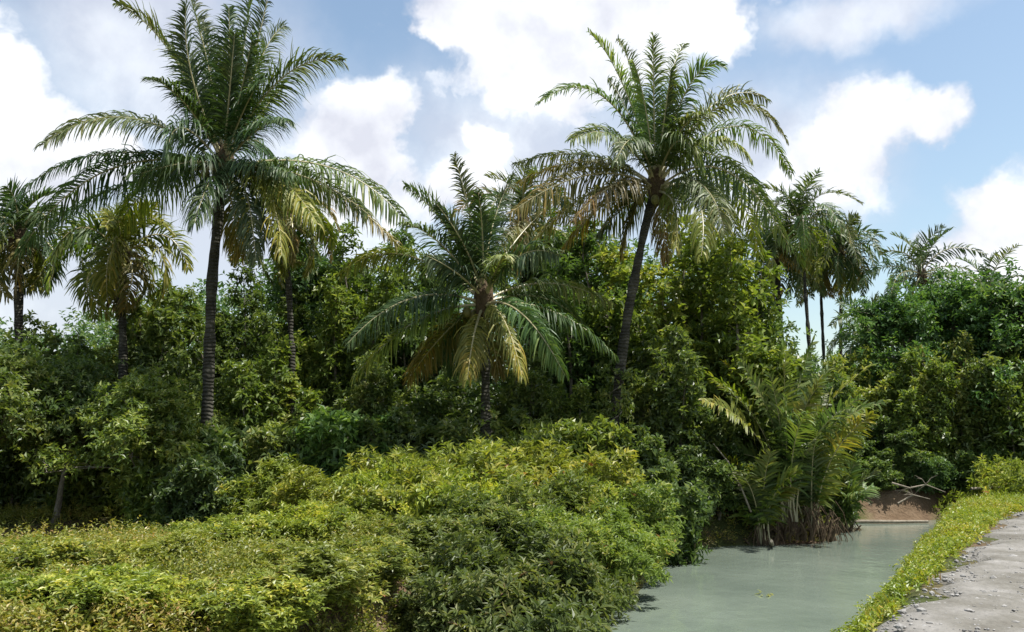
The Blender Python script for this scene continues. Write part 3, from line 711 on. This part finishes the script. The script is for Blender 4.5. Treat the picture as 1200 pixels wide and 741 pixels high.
GB3 = 'low tangled bushes in the sunny foreground at the left'
GB1 = 'low bushes heaped on the left canal bank'
GB2 = 'bushes at the foot of the tree line'
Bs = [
 # mound on the bank, front to back; tints carry its shaded front, sunlit crest
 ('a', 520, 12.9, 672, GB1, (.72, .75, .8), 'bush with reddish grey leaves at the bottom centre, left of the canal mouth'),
 ('b', 585, 13.2, 640, GB1, (.7, .75, .85), 'shade-tinted grey green bush at the waterline at the bottom of the picture, dark underneath'),
 ('a', 640, 14.0, 620, GB1, (.75, .8, .85), 'shade-tinted grey green bush on the water side of the bank, behind the bottom centre bush'),
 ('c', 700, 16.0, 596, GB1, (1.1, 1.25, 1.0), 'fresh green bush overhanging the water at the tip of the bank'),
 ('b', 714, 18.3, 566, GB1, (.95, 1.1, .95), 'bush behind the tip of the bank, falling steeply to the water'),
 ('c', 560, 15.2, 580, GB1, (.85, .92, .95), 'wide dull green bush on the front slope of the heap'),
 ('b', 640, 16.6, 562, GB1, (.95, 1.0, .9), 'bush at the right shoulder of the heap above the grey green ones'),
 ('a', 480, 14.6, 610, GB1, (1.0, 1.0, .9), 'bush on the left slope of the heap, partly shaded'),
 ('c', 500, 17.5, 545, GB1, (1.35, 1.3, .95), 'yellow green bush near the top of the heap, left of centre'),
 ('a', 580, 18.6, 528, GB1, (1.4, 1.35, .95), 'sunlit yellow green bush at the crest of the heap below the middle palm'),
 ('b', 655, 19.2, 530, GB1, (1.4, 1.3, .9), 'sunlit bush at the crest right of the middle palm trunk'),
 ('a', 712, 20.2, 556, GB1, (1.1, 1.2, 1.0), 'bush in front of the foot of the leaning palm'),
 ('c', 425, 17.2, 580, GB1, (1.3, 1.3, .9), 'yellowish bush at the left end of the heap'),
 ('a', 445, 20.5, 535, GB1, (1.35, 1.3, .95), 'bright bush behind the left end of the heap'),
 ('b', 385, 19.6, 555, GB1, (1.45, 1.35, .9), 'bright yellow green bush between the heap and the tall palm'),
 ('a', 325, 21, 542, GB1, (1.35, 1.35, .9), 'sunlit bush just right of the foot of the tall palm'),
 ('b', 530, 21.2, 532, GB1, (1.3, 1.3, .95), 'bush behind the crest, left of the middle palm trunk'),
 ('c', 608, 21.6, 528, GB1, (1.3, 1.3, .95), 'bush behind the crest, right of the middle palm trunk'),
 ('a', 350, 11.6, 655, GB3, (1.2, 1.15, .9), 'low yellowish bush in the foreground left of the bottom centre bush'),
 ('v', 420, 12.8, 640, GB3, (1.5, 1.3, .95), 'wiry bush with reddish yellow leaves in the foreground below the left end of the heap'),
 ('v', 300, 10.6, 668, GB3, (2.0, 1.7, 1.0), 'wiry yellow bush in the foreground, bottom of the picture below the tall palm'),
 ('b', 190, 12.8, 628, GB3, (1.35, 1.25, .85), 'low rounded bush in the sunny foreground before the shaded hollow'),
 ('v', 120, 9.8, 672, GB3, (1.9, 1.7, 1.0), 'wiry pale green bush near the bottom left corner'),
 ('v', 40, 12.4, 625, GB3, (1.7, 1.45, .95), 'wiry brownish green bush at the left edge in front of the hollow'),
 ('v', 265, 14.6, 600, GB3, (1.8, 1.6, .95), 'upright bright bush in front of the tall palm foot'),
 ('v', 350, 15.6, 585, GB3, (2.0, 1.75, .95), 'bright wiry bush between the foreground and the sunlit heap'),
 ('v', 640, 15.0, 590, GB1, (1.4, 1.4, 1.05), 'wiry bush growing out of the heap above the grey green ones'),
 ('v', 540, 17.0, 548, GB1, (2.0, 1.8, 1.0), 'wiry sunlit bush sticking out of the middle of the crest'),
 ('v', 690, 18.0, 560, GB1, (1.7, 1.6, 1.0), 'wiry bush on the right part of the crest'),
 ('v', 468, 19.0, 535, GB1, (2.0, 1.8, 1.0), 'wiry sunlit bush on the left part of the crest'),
 # foot of the tree line; dark tints put understory shade into the leaves
 ('t', -30, 24, 500, GB2, (.8, .9, .95), 'shade-tinted bush cut by the left edge above the dark hollow'),
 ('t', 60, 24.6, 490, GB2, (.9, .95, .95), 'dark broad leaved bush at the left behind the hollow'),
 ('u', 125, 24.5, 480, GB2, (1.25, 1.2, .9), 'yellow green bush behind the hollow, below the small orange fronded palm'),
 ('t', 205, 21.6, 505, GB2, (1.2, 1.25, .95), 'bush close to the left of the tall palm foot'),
 ('u', 240, 20.4, 530, GB2, (.6, .68, .75), 'bush tinted very dark for shadow, hiding the foot of the tall palm'),
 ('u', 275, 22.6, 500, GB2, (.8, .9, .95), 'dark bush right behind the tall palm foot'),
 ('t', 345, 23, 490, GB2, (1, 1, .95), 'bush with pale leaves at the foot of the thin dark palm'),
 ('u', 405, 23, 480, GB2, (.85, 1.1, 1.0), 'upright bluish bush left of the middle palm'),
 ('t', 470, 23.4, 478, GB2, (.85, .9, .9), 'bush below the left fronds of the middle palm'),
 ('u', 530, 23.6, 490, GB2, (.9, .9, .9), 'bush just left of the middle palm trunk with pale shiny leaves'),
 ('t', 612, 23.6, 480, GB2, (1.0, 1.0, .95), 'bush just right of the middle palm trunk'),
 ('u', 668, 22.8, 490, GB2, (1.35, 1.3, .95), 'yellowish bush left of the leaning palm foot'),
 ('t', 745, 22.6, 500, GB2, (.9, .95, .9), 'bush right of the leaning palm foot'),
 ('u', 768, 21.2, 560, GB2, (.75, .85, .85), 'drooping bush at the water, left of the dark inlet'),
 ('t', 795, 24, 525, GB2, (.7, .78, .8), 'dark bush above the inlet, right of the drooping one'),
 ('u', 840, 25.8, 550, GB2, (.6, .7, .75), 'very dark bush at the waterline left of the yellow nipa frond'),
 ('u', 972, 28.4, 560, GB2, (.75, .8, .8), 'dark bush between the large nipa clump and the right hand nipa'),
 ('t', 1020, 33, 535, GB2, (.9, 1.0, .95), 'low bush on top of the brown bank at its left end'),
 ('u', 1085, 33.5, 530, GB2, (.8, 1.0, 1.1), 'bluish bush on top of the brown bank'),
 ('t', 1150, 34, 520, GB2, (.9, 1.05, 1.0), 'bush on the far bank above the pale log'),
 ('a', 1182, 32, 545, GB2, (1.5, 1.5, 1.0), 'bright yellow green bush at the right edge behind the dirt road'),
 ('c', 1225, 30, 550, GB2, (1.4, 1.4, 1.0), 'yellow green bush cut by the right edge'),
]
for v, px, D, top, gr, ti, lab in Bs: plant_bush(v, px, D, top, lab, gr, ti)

# ------------------------------------------------------------------ ground cover
def cover(name, label, seed, n, sampler, hmin, hmax, leafL, leafW, nl, mat='cover', tint=(1, 1, 1)):
    rng = np.random.default_rng(seed); P = sampler(rng, n)
    z = height(P[:, 0], P[:, 1])
    patch = .5 + .5 * wob(P[:, 0], P[:, 1], 1.6); patch2 = .5 + .5 * wob(P[:, 1] + 9, P[:, 0], .9)
    h = hmin + (hmax - hmin) * np.clip(patch * rng.uniform(.5, 1.2, len(P)), 0, 1)
    base = np.stack([P[:, 0], P[:, 1], z - .03 + h * rng.uniform(0, .65, len(P))], 1)
    d = nrm(rng.normal(0, .45, (len(P), 3)) * [1, 1, .3] + [0, 0, 1])
    b = Buf(); add_sprigs(b, rng, base, d, h * .6 + .06, nl, leafL, leafW, clump=np.clip(patch2 * .9 + rng.normal(0, .2, len(P)), 0, 1), spread=1.2)
    o = b.build(name, M[mat]); o.color = (*tint, 1)
    return tag(o, label, 'undergrowth', kind='stuff')

ALL = np.vstack([POLY, POLY[:1]])
def left_area(rng, n):
    # perspective aware: constant density in ln(distance)
    D = np.exp(rng.uniform(math.log(5.5), math.log(27), n * 3)); x = rng.uniform(-.78, .4, n * 3) * D
    P = np.stack([x, D], 1); d = seg_dist(P, ALL)
    ok = ~inside(P, POLY) & ~right_side(P) & (d > .0)
    hollow = np.exp(-((x + 10.5) / 3.4) ** 2 - ((D - 19.5) / 2.6) ** 2)
    ok &= rng.random(len(P)) > hollow * 1.1
    return P[ok][:n]
cover('creeping_undergrowth', 'yellow green creeping plants covering the ground on the left bank', 301, 34000, left_area, .06, .7, .088, .038, 8, tint=(1.12, 1.06, 1.05))
def right_area(rng, n):
    P = np.stack([rng.uniform(-5, 26, n * 14), rng.uniform(2, 32, n * 14)], 1)
    d = seg_dist(P, ALL); dr = seg_dist(P, ROAD_L)
    ok = ~inside(P, POLY) & right_side(P) & (d > .02)
    rdl = np.interp(P[:, 0], ROAD_L[:, 0], ROAD_L[:, 1]); ok &= (P[:, 1] > rdl - .15 * rng.random(len(P)))
    ok &= rng.random(len(P)) < np.clip(dr / .25, .1, 1)
    return P[ok][:n]
cover('bank_creeper', 'bright yellow green creeper on the slope between canal and dirt road', 302, 16000, right_area, .04, .36, .085, .042, 8, tint=(1.15, 1.25, .9))
def far_area(rng, n):
    x = rng.uniform(-24, 34, n * 3); y = rng.uniform(27, 42, n * 3); P = np.stack([x, y], 1)
    d = seg_dist(P, ALL)
    return P[~inside(P, POLY) & ~right_side(P) & (d > .3 + 1.2 * rng.random(len(P)))][:n]
cover('forest_floor_plants', 'leafy plants on the ground under the far trees', 303, 12000, far_area, .15, .8, .15, .07, 8, mat='tree')
def verge(rng, n):
    x = rng.uniform(4, 30, n * 3); k = np.interp(x, ROAD_L[:, 0], ROAD_L[:, 1]) - 6.6 - rng.uniform(0, 1, n * 3) ** 2 * 5
    P = np.stack([x, k], 1); return P[:n]
cover('road_verge_plants', 'low green plants along the far side of the dirt road', 304, 5000, verge, .06, .3, .08, .036, 8)

# grass tufts on bank and verges
def grass(name, label, seed, n, sampler, L0, tint):
    rng = np.random.default_rng(seed); P = sampler(rng, n); z = height(P[:, 0], P[:, 1])
    k = 7; Q = np.repeat(np.stack([P[:, 0], P[:, 1], z], 1), k, 0) + rng.normal(0, .03, (len(P) * k, 3)) * [1, 1, 0]
    d = nrm(rng.normal(0, .4, Q.shape) * [1, 1, 0] + [0, 0, 1])
    b = Buf(); L_ = L0 * rng.uniform(.5, 1.3, len(Q))
    add_leaves(b, Q, d, nrm(rng.normal(0, 1, Q.shape) * [1, 1, .2]), L_, .012, rng.random(len(Q)), droop=.25)
    o = b.build(name, M['cover']); o.color = (*tint, 1); return tag(o, label, 'grass', kind='stuff')
grass('grass', 'thin upright grass growing among the creepers on the left bank', 305, 1000, left_area, .3, (1.0, 1.0, .8))
grass('bank_grass', 'short dry grass along the edge of the dirt road', 306, 2200, right_area, .16, (1.4, 1.3, 1.0))

# ------------------------------------------------------------------ small things
def stick(name, label, cat, pts, r, group=None, mat='deadwood', twigs=0, seed=0):
    rng = np.random.default_rng(seed); b = Buf(); pts = np.array(pts); add_tube(b, pts, r, 8)
    for k in range(twigs):
        j = rng.integers(1, len(pts) - 1); o = pts[j]; d = nrm(rng.normal(0, 1, 3) * [1, .6, .6] + [0, 0, .5])
        add_tube(b, [o, o + d * .3, o + d * .55 + rng.normal(0, .08, 3)], [r[j] * .6, r[j] * .4, .004], 5)
    org = pts[0]; o = b.build(name, M[mat], smooth=True, local=org); o.location = org
    return tag(o, label, cat, group)
a, c = on_z(986, 612, .05), on_z(1088, 611, .07)
pp = [a + (c - a) * t + [0, .06 * sin(t * 9), .01 * sin(t * 5)] for t in np.linspace(0, 1, 9)]
stick('bamboo_pole', 'long pale pole lying along the waterline at the end of the canal', 'pole', pp, np.linspace(.07, .045, 9))
a, c = on_z(800, 637, .03), on_z(878, 637, .04)
pp = [a + (c - a) * t + [0, .05 * sin(t * 7), 0] for t in np.linspace(0, 1, 7)]
stick('driftwood', 'thin pale stick floating in front of the dark inlet', 'stick', pp, np.linspace(.04, .02, 7))
zz_ = gz(16.2, 31.8)
stick('dead_branch', 'pale forked dead branch on the brown bank', 'branch', [at(1045, 566, 31.6), at(1066, 572, 31.5), at(1085, 568, 31.5), at(1108, 577, 31.4)], [.035, .03, .022, .01], 'bleached branches on the brown bank', twigs=6, seed=4)
stick('dead_branch', 'second pale dead branch, lower and closer to the nipa palm', 'branch', [at(1052, 590, 31.2), at(1070, 580, 31.3), at(1090, 585, 31.2)], [.028, .022, .009], 'bleached branches on the brown bank', twigs=4, seed=5)
stick('fallen_log', 'pale log lying on the far bank near the right edge', 'log', [at(1138, 573, 31.5), at(1170, 571, 31.6), at(1215, 570, 31.8)], [.05, .045, .03])
for k, (p, q, lab) in enumerate([((850, 545, 24), (880, 600, 24.2), 'pale dead frond stalk leaning towards the yellow nipa frond'), ((836, 520, 24.2), (868, 575, 24.2), 'thin bare stalk leaning above the dark inlet')]):
    A_, B_ = at(*p), at(*q); stick('dead_stalk', lab, 'stalk', [B_, (A_ + B_) / 2 + [.05, 0, .12], A_], [.03, .024, .01], 'dry stalks by the nipa palms')
stick('mooring_stake', 'short pale stake standing in the water before the large nipa clump', 'stake', [on_z(905, 640, -.3), on_z(905, 638, .12), on_z(904, 634, .25)], [.05, .05, .04])

def floating(label, px, py, seed):
    rng = np.random.default_rng(seed); p = on_z(px, py, .012); n = 9
    b = Buf(); P = p + rng.normal(0, .14, (n, 3)) * [1, .6, 0]; d = rng.normal(0, 1, (n, 3)) * [1, 1, .15]
    add_leaves(b, P + [0, 0, .01], d, np.tile([0, 0, 1.0], (n, 1)) + rng.normal(0, .15, (n, 3)), .12, .05, rng.uniform(.5, 1, n), droop=.0)
    o = b.build('floating_leaves', M['shrub'], local=p); o.location = p; return tag(o, label, 'leaves')
floating('little raft of floating leaves in the middle of the canal', 898, 697, 9)

def flower(label, px, py, D):
    p = at(px, py, D); g_ = np.array([p[0], p[1], gz(p[0], p[1])]); root = empty('flowering_plant', g_, label, 'plant')
    b = Buf(); add_tube(b, [[0, 0, 0], [.05, 0, (p - g_)[2] * .6], p - g_], [.015, .012, .006], 5)
    rng = np.random.default_rng(4); m = 60; Pz = np.linspace(.1, .9, m)[:, None] * (p - g_)
    add_sprigs(b, rng, Pz, rng.normal(0, 1, (m, 3)) + [0, 0, .4], .2, 6, .1, .04, mat=1)
    b.build('stem', [M['bark'], M['shrub']], root)
    b = Buf(); n = 34; d = nrm(rng.normal(0, 1, (n, 3)) + [0, -.3, .4]); add_leaves(b, np.tile(p - g_, (n, 1)), d, rand_dirs(n, rng), .16, .1, rng.random(n))
    ym = leaf_mat('yellow_petal', [(0, (.75, .6, .05)), (1, (.85, .75, .15))], trans=.3, tr_gain=(1, 1, .6))
    b.build('blossom', ym, root)
flower('plant with one bright yellow blossom in front of the leaning palm foot', 683, 546, 19.6)

# ------------------------------------------------------------------ sky, sun
SUN_EL, SUN_AZ = radians(66), radians(108)       # azimuth measured from +Y towards +X
w = bpy.data.worlds.new('World'); scene.world = w; w.use_nodes = True
nt = w.node_tree; nt.nodes.clear(); N = nt.nodes.new; Lk = nt.links.new
def val(x): return x
def math_(op, a, b_=None, c_=None, clamp=False):
    n = N('ShaderNodeMath'); n.operation = op; n.use_clamp = clamp
    for i_, q in enumerate((a, b_, c_)):
        if q is None: continue
        if hasattr(q, 'is_linked') or isinstance(q, bpy.types.NodeSocket): Lk(q, n.inputs[i_])
        else: n.inputs[i_].default_value = q
    return n.outputs[0]
sky = N('ShaderNodeTexSky'); sky.sky_type = 'NISHITA'; sky.sun_disc = False
sky.sun_elevation = SUN_EL; sky.sun_rotation = SUN_AZ; sky.air_density = 1.2; sky.dust_density = 1.5; sky.ozone_density = 1.2
tc = N('ShaderNodeTexCoord'); dirv0 = tc.outputs['Generated']
def vm(op, a, b_):
    n = N('ShaderNodeVectorMath'); n.operation = op
    for i_, q in enumerate((a, b_)):
        if isinstance(q, bpy.types.NodeSocket): Lk(q, n.inputs[i_])
        else: n.inputs[i_].default_value = q
    return n.outputs[0]
def nz(vec, scale, detail, rough=.55, what='Fac'):
    n = N('ShaderNodeTexNoise'); n.inputs['Scale'].default_value = scale; n.inputs['Detail'].default_value = detail; n.inputs['Roughness'].default_value = rough
    Lk(vec, n.inputs['Vector']); return n.outputs[what]
wp = vm('MULTIPLY', vm('SUBTRACT', nz(dirv0, 4.5, 6, .6, 'Color'), (.5, .5, .5)), (.22, .22, .16))
dirv = vm('ADD', dirv0, wp)
no = N('ShaderNodeTexNoise'); no.inputs['Scale'].default_value = 9; no.inputs['Detail'].default_value = 7; no.inputs['Roughness'].default_value = .5; no.inputs['Distortion'].default_value = .2
Lk(dirv, no.inputs['Vector'])
no2 = N('ShaderNodeTexNoise'); no2.inputs['Scale'].default_value = 2.3; no2.inputs['Detail'].default_value = 4; Lk(dirv, no2.inputs['Vector'])
def blob(px, py, rx, ry):
    d = nrm(ray(px, py)[None])[0]
    s = N('ShaderNodeVectorMath'); s.operation = 'SUBTRACT'; Lk(dirv, s.inputs[0]); s.inputs[1].default_value = d
    m_ = N('ShaderNodeVectorMath'); m_.operation = 'MULTIPLY'; Lk(s.outputs[0], m_.inputs[0]); kx, ky = 1050 / rx, 1050 / ry
    m_.inputs[1].default_value = (kx, (kx + ky) / 2 * .5, ky)
    l = N('ShaderNodeVectorMath'); l.operation = 'LENGTH'; Lk(m_.outputs[0], l.inputs[0])
    return math_('SUBTRACT', 1.0, l.outputs['Value'])
def field(bl):
    f = None
    for q in bl:
        v = blob(*q); f = v if f is None else math_('SMOOTH_MAX', f, v, .25)
    return f
sharp = field([(20, 160, 130, 105), (60, 115, 60, 50), (-90, 130, 150, 130), (430, 140, 62, 50), (400, 200, 110, 100), (560, 20, 90, 55), (700, 20, 170, 90), (640, 70, 170, 90), (486, 42, 26, 22), (575, 165, 50, 40), (540, 220, 90, 60),
               (985, 165, 85, 60), (1070, 145, 52, 28), (960, 220, 90, 60), (1120, 290, 75, 42), (1190, 270, 70, 45), (1200, 320, 130, 60), (820, 30, 60, 60), (1250, 240, 80, 60)])
soft = field([(150, 60, 180, 110), (180, 0, 100, 50), (330, 260, 260, 120), (620, 200, 220, 130), (850, 200, 160, 110), (20, 330, 200, 120), (1000, 20, 130, 30)])
nn_ = math_('MULTIPLY', math_('SUBTRACT', no.outputs['Fac'], .5), 1.9)
fs = math_('ADD', sharp, nn_)
ms = N('ShaderNodeMapRange'); ms.interpolation_type = 'SMOOTHSTEP'; ms.inputs['From Min'].default_value = -.12; ms.inputs['From Max'].default_value = .42; Lk(fs, ms.inputs['Value'])
fo = math_('ADD', soft, math_('MULTIPLY', math_('SUBTRACT', no2.outputs['Fac'], .5), 1.4))
mo = N('ShaderNodeMapRange'); mo.interpolation_type = 'SMOOTHSTEP'; mo.inputs['From Min'].default_value = -.35; mo.inputs['From Max'].default_value = .7; mo.inputs['To Max'].default_value = .75; Lk(fo, mo.inputs['Value'])
# scattered cloud for the rest of the sky (behind and overhead)
sep = N('ShaderNodeSeparateXYZ'); Lk(dirv, sep.inputs[0])
back = N('ShaderNodeMapRange'); back.inputs['From Min'].default_value = .72; back.inputs['From Max'].default_value = .45; Lk(sep.outputs['Y'], back.inputs['Value'])
sc_ = N('ShaderNodeMapRange'); sc_.interpolation_type = 'SMOOTHSTEP'; sc_.inputs['From Min'].default_value = .5; sc_.inputs['From Max'].default_value = .62; Lk(no2.outputs['Fac'], sc_.inputs['Value'])
bk = math_('MULTIPLY', back.outputs[0], sc_.outputs[0])
dens = math_('MAXIMUM', math_('MAXIMUM', ms.outputs[0], mo.outputs[0]), bk)
# cloud tone: white where thin and high, grey lilac in the body
lo = vm('ADD', dirv0, (.012, 0, .035))
em = math_('MULTIPLY', math_('SUBTRACT', nz(lo, 8, 6), nz(dirv0, 8, 6)), 3.0)
em2 = math_('MULTIPLY', math_('SUBTRACT', nz(lo, 3, 3), .5), 2.2)
edge_ = math_('SUBTRACT', 1.0, ms.outputs[0])
sh = math_('ADD', math_('ADD', math_('ADD', em, em2), .38), math_('MULTIPLY', edge_, .5), clamp=True)
CLOUD_W, CLOUD_G = (9.2, 9.4, 9.7), (6.1, 6.3, 7.1)
cc = N('ShaderNodeMix'); cc.data_type = 'RGBA'; Lk(sh, cc.inputs[0]); cc.inputs[6].default_value = (*CLOUD_W, 1); cc.inputs[7].default_value = (*CLOUD_G, 1)
sg = N('ShaderNodeMix'); sg.data_type = 'RGBA'; sg.blend_type = 'MULTIPLY'; sg.inputs[0].default_value = 1; Lk(sky.outputs[0], sg.inputs[6]); sg.inputs[7].default_value = (1.58, 1.55, 1.43, 1)
mxw = N('ShaderNodeMix'); mxw.data_type = 'RGBA'; Lk(dens, mxw.inputs[0]); Lk(sg.outputs[2], mxw.inputs[6]); Lk(cc.outputs[2], mxw.inputs[7])
bg = N('ShaderNodeBackground'); bg.inputs['Strength'].default_value = .08; Lk(mxw.outputs[2], bg.inputs[0])
wo = N('ShaderNodeOutputWorld'); Lk(bg.outputs[0], wo.inputs[0])

sun = bpy.data.lights.new('sun', 'SUN'); sun.energy = 5.0; sun.angle = radians(.55); sun.color = (1, .965, .91)
so = bpy.data.objects.new('sun', sun); COL.objects.link(so)
from mathutils import Vector
sd = Vector((sin(SUN_AZ) * cos(SUN_EL), cos(SUN_AZ) * cos(SUN_EL), sin(SUN_EL)))
so.rotation_euler = sd.to_track_quat('Z', 'Y').to_euler()

cam = bpy.data.cameras.new('camera'); co = bpy.data.objects.new('camera', cam); COL.objects.link(co)
co.location = EYE; co.rotation_euler = (pi / 2 + PITCH, 0, 0); cam.sensor_width = 36; cam.lens = 30; cam.clip_end = 6000; cam.clip_start = .1
scene.camera = co
scene.view_settings.view_transform = 'Standard'; scene.view_settings.look = 'None'; scene.view_settings.gamma = 1; scene.view_settings.exposure = 0.68
cy = scene.cycles if hasattr(scene, 'cycles') else None
scene.render.engine = 'CYCLES'
scene.cycles.max_bounces = 7; scene.cycles.diffuse_bounces = 3; scene.cycles.glossy_bounces = 2; scene.cycles.transmission_bounces = 4
scene.cycles.use_denoising = True
